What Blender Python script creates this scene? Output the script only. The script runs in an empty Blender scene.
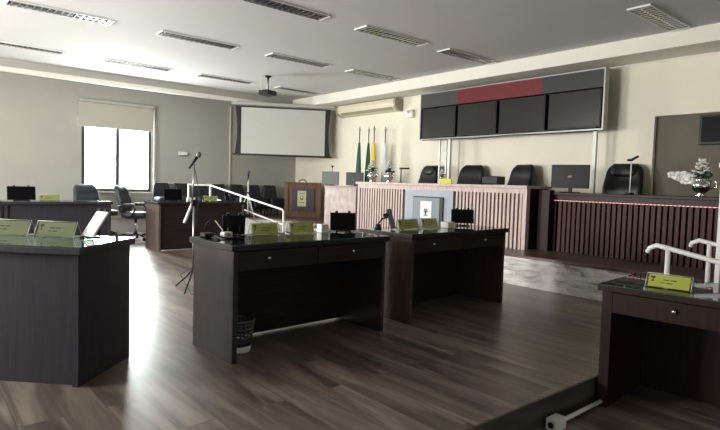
import bpy, bmesh, math, random
from mathutils import Vector, Matrix, Euler
random.seed(7)
PI = math.pi
R = math.radians
SC = bpy.context.scene
COL = SC.collection

# ---------------------------------------------------------------- camera
def setup_camera():
    yaw, pitch, roll = 0.698237, -0.05594783, 0.02952371
    f = Vector((math.sin(yaw)*math.cos(pitch), math.cos(yaw)*math.cos(pitch), math.sin(pitch)))
    r = Vector((math.cos(yaw), -math.sin(yaw), 0))
    u = r.cross(f)
    c, s = math.cos(roll), math.sin(roll)
    r2 = c*r + s*u
    u2 = -s*r + c*u
    cam = bpy.data.cameras.new('camera')
    cam.sensor_fit = 'HORIZONTAL'; cam.sensor_width = 36; cam.lens = 545.02/720*36
    cam.clip_start = 0.02
    o = bpy.data.objects.new('camera', cam); COL.objects.link(o)
    m = Matrix.Identity(4)
    for i in range(3):
        m[i][0] = r2[i]; m[i][1] = u2[i]; m[i][2] = -f[i]
    m[0][3], m[1][3], m[2][3] = 0, 0, 1.2
    o.matrix_world = m
    SC.camera = o
setup_camera()

# ---------------------------------------------------------------- world, daylight, exposure
SC.view_settings.view_transform = 'Standard'
SC.view_settings.look = 'None'
SC.view_settings.gamma = 1
SC.view_settings.use_curve_mapping = False
SC.view_settings.exposure = 0.0
W = bpy.data.worlds.new('world'); SC.world = W; W.use_nodes = True
W.node_tree.nodes['Background'].inputs[0].default_value = (0.8, 0.9, 1, 1)
W.node_tree.nodes['Background'].inputs[1].default_value = 5.0

def window_light(name, loc, rot, sx, sy, power, col=(1, 0.97, 0.93)):
    l = bpy.data.lights.new(name, 'AREA'); l.shape = 'RECTANGLE'
    l.size = sx; l.size_y = sy; l.energy = power; l.color = col
    o = bpy.data.objects.new(name, l); COL.objects.link(o)
    o.location = loc; o.rotation_euler = rot
    return o
# daylight through the window in the far wall (shines towards -Y)
window_light('daylight_far_window', (3.46, 12.30, 1.55), (R(-90), 0, 0), 1.4, 1.5, 380, (1.0, 0.98, 0.96))
# daylight through the windows of the left wall (shines towards +X)
for wy, p in ((8.6, 430), (5.5, 380)):
    window_light('daylight_left_window', (-3.20, wy, 1.65), (0, R(-90), 0), 1.5, 1.8, p, (1, 0.975, 0.93))

# ---------------------------------------------------------------- materials
def mat(name, col, rough=0.5, metal=0.0, spec=0.5, noise=0, nscale=8, emis=None, estr=0, coat=0, bump=0, stretch=None, col2=None, sheen=0):
    m = bpy.data.materials.new(name); m.use_nodes = True
    nt = m.node_tree; b = nt.nodes['Principled BSDF']
    b.inputs['Base Color'].default_value = (*col, 1)
    b.inputs['Roughness'].default_value = rough
    b.inputs['Metallic'].default_value = metal
    b.inputs['Specular IOR Level'].default_value = spec
    b.inputs['Coat Weight'].default_value = coat
    if emis:
        b.inputs['Emission Color'].default_value = (*emis, 1)
        b.inputs['Emission Strength'].default_value = estr
    if noise or bump or col2:
        tc = nt.nodes.new('ShaderNodeTexCoord'); mp = nt.nodes.new('ShaderNodeMapping')
        nt.links.new(tc.outputs['Object'], mp.inputs[0])
        if stretch: mp.inputs['Scale'].default_value = stretch
        n = nt.nodes.new('ShaderNodeTexNoise'); n.inputs['Scale'].default_value = nscale
        n.inputs['Detail'].default_value = 6; n.inputs['Roughness'].default_value = 0.6
        nt.links.new(mp.outputs[0], n.inputs[0])
        if noise or col2:
            cr = nt.nodes.new('ShaderNodeValToRGB')
            c1 = [max(0, c*(1-noise)) for c in col]; c2 = col2 or [min(1, c*(1+noise)) for c in col]
            cr.color_ramp.elements[0].position = 0.32; cr.color_ramp.elements[0].color = (*c1, 1)
            cr.color_ramp.elements[1].position = 0.68; cr.color_ramp.elements[1].color = (*c2, 1)
            nt.links.new(n.outputs[0], cr.inputs[0]); nt.links.new(cr.outputs[0], b.inputs['Base Color'])
        if bump:
            bp = nt.nodes.new('ShaderNodeBump'); bp.inputs['Strength'].default_value = bump
            bp.inputs['Distance'].default_value = 0.01
            nt.links.new(n.outputs[0], bp.inputs['Height']); nt.links.new(bp.outputs[0], b.inputs['Normal'])
    return m

def floor_mat(name, c1, c2, c3, rough=0.33):
    m = bpy.data.materials.new(name); m.use_nodes = True
    nt = m.node_tree; N = nt.nodes; L = nt.links; b = N['Principled BSDF']
    tc = N.new('ShaderNodeTexCoord'); mp = N.new('ShaderNodeMapping')
    mp.inputs['Rotation'].default_value = (0, 0, PI/2)
    L.new(tc.outputs['Object'], mp.inputs[0])
    br = N.new('ShaderNodeTexBrick')
    br.inputs['Scale'].default_value = 1.0
    br.inputs['Brick Width'].default_value = 1.25; br.inputs['Row Height'].default_value = 0.2
    br.inputs['Mortar Size'].default_value = 0.0022; br.inputs['Mortar Smooth'].default_value = 0.1
    br.inputs['Color1'].default_value = (0.15, 0.15, 0.15, 1); br.inputs['Color2'].default_value = (0.75, 0.75, 0.75, 1)
    br.inputs['Mortar'].default_value = (0.0, 0.0, 0.0, 1)
    br.offset = 0.37
    L.new(mp.outputs[0], br.inputs[0])
    mp2 = N.new('ShaderNodeMapping'); mp2.inputs['Scale'].default_value = (6.0, 0.55, 1)
    L.new(tc.outputs['Object'], mp2.inputs[0])
    # each plank shifts its own grain
    add = N.new('ShaderNodeVectorMath'); add.operation = 'MULTIPLY_ADD'
    L.new(br.outputs[0], add.inputs[0]); add.inputs[1].default_value = (7, 13, 5)
    L.new(mp2.outputs[0], add.inputs[2])
    n = N.new('ShaderNodeTexNoise'); n.inputs['Scale'].default_value = 1.6; n.inputs['Detail'].default_value = 8
    n.inputs['Roughness'].default_value = 0.62; n.inputs['Distortion'].default_value = 0.6
    L.new(add.outputs[0], n.inputs[0])
    cr = N.new('ShaderNodeValToRGB'); e = cr.color_ramp.elements
    e[0].position = 0.36; e[0].color = (*c1, 1); e[1].position = 0.66; e[1].color = (*c3, 1)
    k = e.new(0.5); k.color = (*c2, 1)
    L.new(n.outputs[0], cr.inputs[0])
    mx = N.new('ShaderNodeMix'); mx.data_type = 'RGBA'; mx.blend_type = 'MULTIPLY'; mx.inputs[0].default_value = 0.6
    mul = N.new('ShaderNodeMix'); mul.data_type = 'RGBA'; mul.blend_type = 'ADD'; mul.inputs[0].default_value = 1
    L.new(br.outputs[0], mul.inputs[6]); mul.inputs[7].default_value = (0.4, 0.4, 0.4, 1)
    L.new(cr.outputs[0], mx.inputs[6]); L.new(mul.outputs[2], mx.inputs[7])
    L.new(mx.outputs[2], b.inputs['Base Color'])
    b.inputs['Roughness'].default_value = rough
    b.inputs['Specular IOR Level'].default_value = 0.5
    mr = N.new('ShaderNodeMapRange'); mr.inputs[3].default_value = rough-0.05; mr.inputs[4].default_value = rough+0.08
    L.new(n.outputs[0], mr.inputs[0]); L.new(mr.outputs[0], b.inputs['Roughness'])
    bp = N.new('ShaderNodeBump'); bp.inputs['Strength'].default_value = 0.15; bp.inputs['Distance'].default_value = 0.004
    L.new(n.outputs[0], bp.inputs['Height']); L.new(bp.outputs[0], b.inputs['Normal'])
    return m

def wood_mat(name, c1, c2, rough=0.4, axis='Z', scale=3.0):
    st = {'Z': (14, 14, 1), 'X': (1, 14, 14), 'Y': (14, 1, 14)}[axis]
    return mat(name, c1, rough, spec=0.16, noise=0.0001, nscale=scale, stretch=st, col2=c2)

def glass_mat(name, tint, ior=1.5):
    m = bpy.data.materials.new(name); m.use_nodes = True
    nt = m.node_tree; N = nt.nodes; L = nt.links
    N.remove(N['Principled BSDF'])
    t = N.new('ShaderNodeBsdfTransparent'); t.inputs[0].default_value = (*tint, 1)
    g = N.new('ShaderNodeBsdfGlossy'); g.inputs['Roughness'].default_value = 0.03
    geo = N.new('ShaderNodeNewGeometry'); dt = N.new('ShaderNodeVectorMath'); dt.operation = 'DOT_PRODUCT'
    L.new(geo.outputs['Normal'], dt.inputs[0]); L.new(geo.outputs['Incoming'], dt.inputs[1])
    ab = N.new('ShaderNodeMath'); ab.operation = 'ABSOLUTE'; L.new(dt.outputs['Value'], ab.inputs[0])
    om = N.new('ShaderNodeMath'); om.operation = 'SUBTRACT'; om.inputs[0].default_value = 1; L.new(ab.outputs[0], om.inputs[1])
    pw = N.new('ShaderNodeMath'); pw.operation = 'POWER'; pw.inputs[1].default_value = 5; L.new(om.outputs[0], pw.inputs[0])
    fr = N.new('ShaderNodeMath'); fr.operation = 'MULTIPLY_ADD'; fr.inputs[1].default_value = 0.96; fr.inputs[2].default_value = 0.04
    L.new(pw.outputs[0], fr.inputs[0])
    ms = N.new('ShaderNodeMixShader')
    L.new(fr.outputs[0], ms.inputs[0]); L.new(t.outputs[0], ms.inputs[1]); L.new(g.outputs[0], ms.inputs[2])
    L.new(ms.outputs[0], N['Material Output'].inputs[0])
    return m

M = {}
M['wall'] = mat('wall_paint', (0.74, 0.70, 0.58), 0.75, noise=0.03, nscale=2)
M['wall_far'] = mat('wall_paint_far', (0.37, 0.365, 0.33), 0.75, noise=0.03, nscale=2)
M['taupe'] = mat('taupe_paint', (0.115, 0.098, 0.072), 0.7, noise=0.04, nscale=3)
M['ceiling'] = mat('ceiling_paint', (0.56, 0.555, 0.54), 0.8, noise=0.02, nscale=1.5)
M['soffit'] = mat('soffit_paint', (0.72, 0.70, 0.62), 0.7)
M['floor'] = floor_mat('vinyl_plank_floor', (0.078, 0.058, 0.047), (0.155, 0.122, 0.101), (0.27, 0.222, 0.185))
M['dais_floor'] = floor_mat('dais_plank_floor', (0.06, 0.038, 0.031), (0.115, 0.078, 0.065), (0.18, 0.13, 0.11), 0.3)
M['riser_wood'] = mat('riser_laminate', (0.06, 0.05, 0.042), 0.5, noise=0.45, nscale=2, stretch=(1, 1, 8))
def marble_mat():
    m = bpy.data.materials.new('white_veined_marble'); m.use_nodes = True
    nt = m.node_tree; N = nt.nodes; L = nt.links; b = N['Principled BSDF']
    tc = N.new('ShaderNodeTexCoord'); mp = N.new('ShaderNodeMapping'); mp.inputs['Scale'].default_value = (1.5, 1.2, 4.5)
    mp.inputs['Rotation'].default_value = (0.35, 0, 0)
    L.new(tc.outputs['Object'], mp.inputs[0])
    n = N.new('ShaderNodeTexNoise'); n.inputs['Scale'].default_value = 1.8; n.inputs['Detail'].default_value = 9
    n.inputs['Roughness'].default_value = 0.65; n.inputs['Distortion'].default_value = 1.4
    L.new(mp.outputs[0], n.inputs[0])
    cr = N.new('ShaderNodeValToRGB'); e = cr.color_ramp.elements
    e[0].position = 0.34; e[0].color = (0.20, 0.19, 0.175, 1); e[1].position = 0.60; e[1].color = (0.74, 0.72, 0.68, 1)
    k = e.new(0.47); k.color = (0.55, 0.53, 0.50, 1)
    L.new(n.outputs[0], cr.inputs[0]); L.new(cr.outputs[0], b.inputs['Base Color'])
    b.inputs['Roughness'].default_value = 0.3
    return m
M['marble'] = marble_mat()
M['ramp'] = mat('ramp_sun_glare_tone', (0.80, 0.78, 0.73), 0.35, noise=0.04, nscale=3)  # pale tone stands in for the sunlight glare on the ramp
M['moulding'] = mat('cream_moulding', (0.74, 0.72, 0.64), 0.6)
M['emblem'] = mat('faded_emblem_card', (0.50, 0.49, 0.30), 0.6)
M['case_grey'] = mat('pale_grey_case', (0.40, 0.40, 0.37), 0.5)
M['desk'] = wood_mat('dark_walnut_laminate', (0.026, 0.021, 0.021), (0.043, 0.036, 0.036), 0.42)
M['desk_h'] = wood_mat('dark_walnut_laminate_long', (0.016, 0.012, 0.012), (0.028, 0.021, 0.020), 0.42, 'X')
M['desk_red'] = wood_mat('red_brown_laminate', (0.026, 0.014, 0.011), (0.050, 0.029, 0.023), 0.45)
M['desk_lit_far'] = wood_mat('side_lit_red_brown_laminate', (0.085, 0.060, 0.053), (0.135, 0.100, 0.090), 0.42)  # lightened copy of the red-brown wood, light from the left put into the colour
M['desk_lit'] = wood_mat('lit_red_brown_laminate', (0.050, 0.031, 0.025), (0.090, 0.059, 0.048), 0.42)  # reddish end panel, brightened in colour for the light from the left
M['desk_shaded'] = wood_mat('shaded_red_brown_laminate', (0.017, 0.0085, 0.007), (0.031, 0.016, 0.013), 0.45)  # darkened copy of the red-brown wood, shade at the right painted in
M['desk_glare'] = wood_mat('glare_greyed_laminate', (0.030, 0.029, 0.034), (0.044, 0.042, 0.050), 0.45)  # veiling glare painted in as a bluish grey lift of the dark wood
M['pink'] = wood_mat('pale_rose_laminate', (0.44, 0.345, 0.32), (0.62, 0.51, 0.48), 0.4)
M['pink_marble'] = mat('pale_rose_textured_panel', (0.42, 0.34, 0.32), 0.4, noise=0.0001, nscale=3.5, col2=(0.70, 0.60, 0.57), stretch=(3, 3, 1.6))
M['slat_back'] = mat('slat_shadow_gap_board', (0.015, 0.010, 0.009), 0.6)
M['darkred'] = wood_mat('mahogany_slats', (0.044, 0.018, 0.0135), (0.082, 0.037, 0.028), 0.5)
M['darkred_top'] = wood_mat('mahogany_top', (0.018, 0.006, 0.005), (0.030, 0.011, 0.009), 0.4, 'Y')
M['lectern'] = wood_mat('lectern_walnut', (0.11, 0.058, 0.040), (0.20, 0.115, 0.085), 0.45)
M['silver_panel'] = mat('silver_grey_panel', (0.34, 0.37, 0.42), 0.35, noise=0.05)
M['blue_grey'] = mat('blue_grey_board', (0.20, 0.23, 0.27), 0.5)
M['charcoal'] = mat('charcoal_board', (0.040, 0.044, 0.055), 0.5)
M['glass'] = glass_mat('desk_glass', (0.72, 0.88, 0.80))
M['pane'] = glass_mat('window_glass', (0.95, 0.98, 0.97))
M['glass_edge'] = mat('green_glass_edge', (0.035, 0.065, 0.055), 0.2)
M['acrylic'] = glass_mat('clear_acrylic', (0.90, 0.92, 0.90))
M['acrylic_edge'] = mat('acrylic_edge', (0.55, 0.57, 0.53), 0.25)
def paper_mat(name, col):
    m = bpy.data.materials.new(name); m.use_nodes = True
    nt = m.node_tree; N = nt.nodes; L = nt.links; N.remove(N['Principled BSDF'])
    d = N.new('ShaderNodeBsdfDiffuse'); d.inputs[0].default_value = (*col, 1)
    t = N.new('ShaderNodeBsdfTranslucent'); t.inputs[0].default_value = (*col, 1)
    ms = N.new('ShaderNodeMixShader'); ms.inputs[0].default_value = 0.5
    L.new(d.outputs[0], ms.inputs[1]); L.new(t.outputs[0], ms.inputs[2]); L.new(ms.outputs[0], N['Material Output'].inputs[0])
    return m
M['card'] = paper_mat('yellow_green_card', (0.56, 0.55, 0.23))
M['card_pale'] = paper_mat('pale_olive_card', (0.44, 0.46, 0.30))
M['card_bright'] = paper_mat('bright_yellow_card', (0.92, 0.92, 0.22))
M['white_card'] = mat('white_card', (0.75, 0.76, 0.72), 0.6)
M['ink'] = mat('dark_ink', (0.03, 0.03, 0.03), 0.6)
M['ink_red'] = mat('red_emblem', (0.30, 0.05, 0.04), 0.6)
M['ink_green'] = mat('green_emblem', (0.03, 0.16, 0.06), 0.6)
M['ink_yellow'] = mat('gold_emblem', (0.65, 0.48, 0.06), 0.6)
M['leather'] = mat('black_leather', (0.009, 0.009, 0.011), 0.40, spec=0.3, bump=0.1, nscale=60)
M['navy'] = mat('navy_leather', (0.010, 0.012, 0.018), 0.5, bump=0.1, nscale=60)
M['slate'] = mat('slate_fabric', (0.020, 0.027, 0.033), 0.55, bump=0.1, nscale=80)
M['black'] = mat('black_plastic', (0.009, 0.009, 0.010), 0.45, spec=0.25)
M['screen'] = mat('dark_screen', (0.004, 0.004, 0.005), 0.4, spec=0.06)
M['tv_screen'] = mat('tv_screen', (0.020, 0.020, 0.018), 0.25, spec=0.3)
M['grey'] = mat('grey_plastic', (0.18, 0.19, 0.19), 0.5)
M['midgrey'] = mat('mid_grey_plastic', (0.09, 0.10, 0.10), 0.5)
M['chrome'] = mat('chrome', (0.7, 0.7, 0.7), 0.18, 1.0)
M['silver'] = mat('polished_silver', (0.75, 0.75, 0.73), 0.15, 1.0)
M['steel'] = mat('brushed_steel', (0.35, 0.35, 0.34), 0.35, 1.0)
M['alu'] = mat('aluminium_frame', (0.30, 0.30, 0.29), 0.4, 0.5)
M['white_paint'] = mat('white_painted_metal', (0.72, 0.72, 0.70), 0.4)
M['white_plastic'] = mat('white_plastic', (0.70, 0.69, 0.66), 0.5)
M['cream_plastic'] = mat('cream_plastic', (0.60, 0.55, 0.42), 0.45)
M['cream_dark'] = mat('dark_cream_plastic', (0.30, 0.27, 0.20), 0.5)  # darker cream for end caps and vent flap
M['frame_dark'] = mat('dark_window_frame', (0.05, 0.05, 0.05), 0.4)
M['blind'] = mat('cream_blind_fabric', (0.42, 0.40, 0.34), 0.8)
M['screen_white'] = mat('projection_fabric', (0.50, 0.495, 0.46), 0.8)
M['screen_black'] = mat('black_fabric_border', (0.02, 0.02, 0.02), 0.8)
M['header_grey'] = mat('grey_header_panel', (0.045, 0.047, 0.047), 0.45, spec=0.3)
M['header_dark'] = mat('dark_header_panel', (0.028, 0.030, 0.030), 0.45, spec=0.3)
M['header_red'] = mat('red_header_panel', (0.13, 0.012, 0.018), 0.45, spec=0.3)
M['louver'] = mat('louver_aluminium', (0.62, 0.62, 0.60), 0.22, 1.0)
M['fixture_dark'] = mat('unlit_fixture_interior', (0.018, 0.017, 0.016), 0.5)
M['petal'] = mat('white_petals', (0.72, 0.71, 0.66), 0.6)
M['leaf'] = mat('dark_leaves', (0.03, 0.06, 0.03), 0.5)
M['flag_green'] = mat('green_flag_cloth', (0.008, 0.075, 0.04), 0.7)
M['flag_red'] = mat('red_flag_cloth', (0.35, 0.03, 0.03), 0.7)
M['flag_yellow'] = mat('yellow_flag_cloth', (0.70, 0.50, 0.03), 0.7)
M['flag_white'] = mat('white_flag_cloth', (0.60, 0.64, 0.68), 0.7)
M['flag_beige'] = mat('beige_flag_cloth', (0.30, 0.27, 0.21), 0.7)
M['flag_blue'] = mat('pale_blue_flag_cloth', (0.20, 0.27, 0.40), 0.7)
M['led'] = mat('pink_led', (0.8, 0.4, 0.4), 0.5, emis=(1.0, 0.42, 0.40), estr=0.9)

# ---------------------------------------------------------------- mesh helpers
class MB:
    def __init__(s): s.bm = bmesh.new(); s.mats = []; s.cur = 0
    def mat(s, m):
        if m not in s.mats: s.mats.append(m)
        s.cur = s.mats.index(m); return s
    def _fin(s, faces, smooth=False):
        for f in faces: f.material_index = s.cur; f.smooth = smooth
    def box(s, c, d, rot=None, bev=0, seg=2, taper=None):
        t = bmesh.new(); bmesh.ops.create_cube(t, size=1)
        for v in t.verts:
            k = 1
            if taper and v.co.z > 0: k = taper
            v.co = Vector((v.co.x*d[0]*k, v.co.y*d[1]*(k if taper else 1), v.co.z*d[2]))
        if bev: bmesh.ops.bevel(t, geom=t.edges[:], offset=bev, segments=seg, affect='EDGES', profile=0.5)
        s._merge(t, c, rot, smooth=False)
        return s
    def _merge(s, t, c, rot, smooth):
        m = Matrix.Translation(Vector(c)) @ (Euler(rot).to_matrix().to_4x4() if rot else Matrix.Identity(4))
        vm = {}
        for v in t.verts: vm[v] = s.bm.verts.new(m @ v.co)
        fs = []
        for f in t.faces:
            try: fs.append(s.bm.faces.new([vm[v] for v in f.verts]))
            except ValueError: pass
        s._fin(fs, smooth); t.free()
    def cyl(s, p0, p1, r0, r1=None, n=14, cap=True):
        return s.tube([p0, p1], [r0, r0 if r1 is None else r1], n, cap)
    def tube(s, pts, r, n=8, cap=True):
        pts = [Vector(p) for p in pts]
        if not isinstance(r, (list, tuple)): r = [r]*len(pts)
        rings = []; up = Vector((0, 0, 1)); prev = None
        for i, p in enumerate(pts):
            if i == 0: d = pts[1]-p
            elif i == len(pts)-1: d = p-pts[i-1]
            else: d = (pts[i+1]-p).normalized()+(p-pts[i-1]).normalized()
            d.normalize()
            if prev is None:
                a = up if abs(d.z) < 0.9 else Vector((1, 0, 0))
                x = d.cross(a).normalized()
            else:
                x = (prev-d*prev.dot(d)).normalized()
            prev = x; y = d.cross(x)
            rings.append([s.bm.verts.new(p+(x*math.cos(2*PI*k/n)+y*math.sin(2*PI*k/n))*r[i]) for k in range(n)])
        fs = []
        for a, b in zip(rings, rings[1:]):
            for k in range(n): fs.append(s.bm.faces.new((a[k], a[(k+1) % n], b[(k+1) % n], b[k])))
        s._fin(fs, True)
        if cap:
            s._fin([s.bm.faces.new(rings[0][::-1]), s.bm.faces.new(rings[-1])], False)
        return s
    def lathe(s, prof, c=(0, 0, 0), n=20, capb=True, capt=False):
        rings = []
        for (r, z) in prof:
            rings.append([s.bm.verts.new((c[0]+r*math.cos(2*PI*k/n), c[1]+r*math.sin(2*PI*k/n), c[2]+z)) for k in range(n)])
        fs = []
        for a, b in zip(rings, rings[1:]):
            for k in range(n): fs.append(s.bm.faces.new((a[k], a[(k+1) % n], b[(k+1) % n], b[k])))
        s._fin(fs, True)
        if capb: s._fin([s.bm.faces.new(rings[0][::-1])])
        if capt: s._fin([s.bm.faces.new(rings[-1])])
        return s
    def ell(s, c, d, rot=None, e=1.0, n=14, m=10):
        """super-ellipsoid: e < 1 is boxier"""
        t = bmesh.new()
        def sg(v): return math.copysign(abs(v)**e, v)
        rows = []
        for i in range(1, m):
            ph = -PI/2+PI*i/m
            rows.append([t.verts.new((d[0]/2*sg(math.cos(ph))*sg(math.cos(2*PI*k/n)), d[1]/2*sg(math.cos(ph))*sg(math.sin(2*PI*k/n)), d[2]/2*sg(math.sin(ph)))) for k in range(n)])
        b = t.verts.new((0, 0, -d[2]/2)); tp = t.verts.new((0, 0, d[2]/2))
        for a, q in zip(rows, rows[1:]):
            for k in range(n): t.faces.new((a[k], a[(k+1) % n], q[(k+1) % n], q[k]))
        for k in range(n):
            t.faces.new((b, rows[0][(k+1) % n], rows[0][k])); t.faces.new((tp, rows[-1][k], rows[-1][(k+1) % n]))
        s._merge(t, c, rot, True); return s
    def prism(s, poly, z0, z1):
        a = [s.bm.verts.new((x, y, z0)) for x, y in poly]; b = [s.bm.verts.new((x, y, z1)) for x, y in poly]
        n = len(poly); fs = [s.bm.faces.new(a[::-1]), s.bm.faces.new(b)]
        for k in range(n): fs.append(s.bm.faces.new((a[k], a[(k+1) % n], b[(k+1) % n], b[k])))
        s._fin(fs); return s
    def xprism(s, poly, x0, x1):
        """polygon in (y, z), extruded along x"""
        a = [s.bm.verts.new((x0, y, z)) for y, z in poly]; b = [s.bm.verts.new((x1, y, z)) for y, z in poly]
        n = len(poly); fs = [s.bm.faces.new(a[::-1]), s.bm.faces.new(b)]
        for k in range(n): fs.append(s.bm.faces.new((a[k], a[(k+1) % n], b[(k+1) % n], b[k])))
        s._fin(fs); return s
    def loft(s, secs, cap=True, smooth=True):
        """list of closed sections (lists of points)"""
        rings = [[s.bm.verts.new(p) for p in sec] for sec in secs]; n = len(rings[0]); fs = []
        for a, b in zip(rings, rings[1:]):
            for k in range(n): fs.append(s.bm.faces.new((a[k], a[(k+1) % n], b[(k+1) % n], b[k])))
        s._fin(fs, smooth)
        if cap: s._fin([s.bm.faces.new(rings[0][::-1]), s.bm.faces.new(rings[-1])])
        return s
    def build(s, name, parent=None, loc=None, rot=None):
        bmesh.ops.recalc_face_normals(s.bm, faces=s.bm.faces[:])
        me = bpy.data.meshes.new(name); s.bm.to_mesh(me); s.bm.free()
        for m in s.mats: me.materials.append(M[m])
        o = bpy.data.objects.new(name, me); COL.objects.link(o)
        if parent: o.parent = parent
        if loc: o.location = loc
        if rot: o.rotation_euler = rot
        return o
def new(m): return MB().mat(m)
def tag(o, label, cat, group=None):
    o['label'] = label; o['category'] = cat
    if group: o['group'] = group
    return o
def thing(name, label, cat, loc=(0, 0, 0), rz=0, group=None):
    o = bpy.data.objects.new(name, None); o.empty_display_size = 0.1; COL.objects.link(o)
    o.location = loc; o.rotation_euler = (0, 0, rz)
    return tag(o, label, cat, group)
def struct(o): o['kind'] = 'structure'; return o
def dup(root, loc, rz, label, group=None):
    def cp(o, par):
        c = o.copy(); COL.objects.link(c); c.parent = par
        for ch in o.children: cp(ch, c)
        return c
    r = cp(root, None); r.location = loc; r.rotation_euler = (0, 0, rz); r['label'] = label
    if group: r['group'] = group
    return r

# ---------------------------------------------------------------- room shell
XA, YB, ZC = 7.9, 12.1, 3.2
XL, YF = -3.0, -3.0
DZ = 0.38      # dais level
LZ = -0.17     # sunken floor level
SY = 1.67      # step line
b = new('floor').box(((XL+XA)/2, (SY+YB)/2, -0.15), (XA-XL, YB-SY, 0.30)); 
struct(b.build('floor'))
b = new('floor').box(((XL+XA)/2, (SY+YF)/2, LZ-0.065), (XA-XL, SY-YF, 0.13))
struct(b.build('floor'))
b = new('riser_wood').box((4.3/2+XL/2+1.4, SY-0.006, LZ/2-0.001), (4.3-XL+2.8, 0.012, -LZ-0.002))
struct(b.build('trim_1'))
# far wall with a window opening
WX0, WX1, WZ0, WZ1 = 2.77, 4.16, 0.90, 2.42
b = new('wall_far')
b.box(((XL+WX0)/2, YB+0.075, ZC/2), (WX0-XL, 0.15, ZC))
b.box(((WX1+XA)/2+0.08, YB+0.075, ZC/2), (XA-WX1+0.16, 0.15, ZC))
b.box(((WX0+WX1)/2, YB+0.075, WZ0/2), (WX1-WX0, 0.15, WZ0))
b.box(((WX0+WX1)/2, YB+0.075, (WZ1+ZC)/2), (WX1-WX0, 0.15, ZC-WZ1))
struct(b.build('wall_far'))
# right wall with a shallow recess
RY1, RZ1, RD = 3.2, 2.25, 0.07
b = new('wall')
b.box((XA+0.11, (RY1+YB)/2, ZC/2), (0.22, YB-RY1, ZC))
b.box((XA+0.11, (YF+RY1)/2, (RZ1+ZC)/2), (0.22, RY1-YF, ZC-RZ1))
b.mat('taupe').box((XA+RD+0.075, (YF+RY1)/2, RZ1/2), (0.15, RY1-YF, RZ1))
struct(b.build('wall_right'))
# left wall with two window openings, never in view
b = new('wall')
ops = [(4.6, 6.4), (7.7, 9.5)]
ys = [YF, 4.6, 6.4, 7.7, 9.5, YB]
for i in range(0, 6, 2): b.box((XL-0.075, (ys[i]+ys[i+1])/2, ZC/2), (0.15, ys[i+1]-ys[i], ZC))
for a, c in ops:
    b.box((XL-0.075, (a+c)/2, 0.45), (0.15, c-a, 0.9)); b.box((XL-0.075, (a+c)/2, 2.8), (0.15, c-a, 0.8))
struct(b.build('wall_left'))
b = new('wall').box(((XL+XA)/2, YF-0.075, ZC/2), (XA-XL+0.3, 0.15, ZC)); struct(b.build('wall_near'))
b = new('ceiling').box(((XL+XA)/2, (YF+YB)/2, ZC+0.05), (XA-XL+0.3, YB-YF+0.3, 0.1)); struct(b.build('ceiling'))
# dropped soffits along the far and the right wall
b = new('soffit').box(((7.3+XA)/2, (YF+YB)/2, (3.0+ZC)/2), (XA-7.3, YB-YF, ZC-3.0)); struct(b.build('trim_2'))
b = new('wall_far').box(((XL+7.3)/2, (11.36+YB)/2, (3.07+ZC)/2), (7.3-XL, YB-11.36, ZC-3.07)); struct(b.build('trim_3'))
b = new('moulding').box(((XL+7.3)/2, 11.40, 3.025), (7.3-XL, 0.12, 0.09), bev=0.02); struct(b.build('trim_6'))
# thin cove line where the right wall meets its soffit
b = new('soffit').box((XA-0.01, (YF+YB)/2, 2.992), (0.02, YB-YF, 0.016)); struct(b.build('trim_4'))

# dais: L-shaped platform in front of the right wall and along the far wall
b = new('dais_floor')
pts = [(5.83, 2.2), (5.86, 4.3), (5.90, 8.45), (6.50, 8.95), (6.50, 10.15), (5.95, 11.0), (4.1, 11.0), (4.1, YB), (XA, YB), (XA, YF), (5.80, YF)]
b.prism(pts, DZ-0.03, DZ)
struct(b.build('floor'))
b = new('marble')
ins = [(5.845, 2.2), (5.875, 4.3), (5.915, 8.455), (6.515, 8.955), (6.515, 10.155), (5.965, 11.015), (4.115, 11.015), (4.115, YB), (XA, YB), (XA, YF), (5.815, YF)]
b.prism(ins, 0.0, DZ-0.03); b.prism([(5.815, YF), (5.84, SY), (XA, SY), (XA, YF)], LZ, 0.0)
struct(b.build('trim_5'))
# ramp up to the dais
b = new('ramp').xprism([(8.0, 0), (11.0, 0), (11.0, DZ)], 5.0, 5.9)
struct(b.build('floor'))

# ---------------------------------------------------------------- far window
t = bpy.data.objects.new('window_1', None); COL.objects.link(t); struct(t)
t.location = ((WX0+WX1)/2, YB+0.05, WZ0)
w, h = WX1-WX0, WZ1-WZ0
b = new('frame_dark')
b.box((-w/2+0.03, 0, h/2), (0.06, 0.07, h)); b.box((w/2-0.03, 0, h/2), (0.06, 0.07, h))
b.box((0, 0, 0.03), (w-0.12, 0.07, 0.06)); b.box((0, 0, h-0.03), (w-0.12, 0.07, 0.06))
b.build('window_frame', t)
new('frame_dark').box((0, 0, h/2), (0.07, 0.06, h-0.12)).build('mullion', t)
for s in (-1, 1): new('pane').box((s*(w/4-0.005), 0.0, h/2), (w/2-0.095, 0.006, h-0.12)).build('pane', t)
new('soffit').box((0, -0.06, -0.012), (w+0.10, 0.06, 0.024)).build('window_sill', t)
# roller blind
t = thing('roller_blind', 'cream roller blind pulled halfway over the window in the far wall', 'blind', (3.44, YB-0.05, 2.22))
new('blind').box((0, 0, 0.26), (1.46, 0.006, 0.52)).build('blind_fabric', t)
new('case_grey').box((0, -0.005, 0.51), (1.50, 0.07, 0.06), bev=0.01).build('cassette', t)
new('case_grey').box((0, 0, -0.006), (1.46, 0.02, 0.02), bev=0.004).build('bottom_bar', t)
new('white_plastic').box((0.76, 0.0, -0.35), (0.022, 0.02, 1.62)).build('pull_cord', t)

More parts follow.
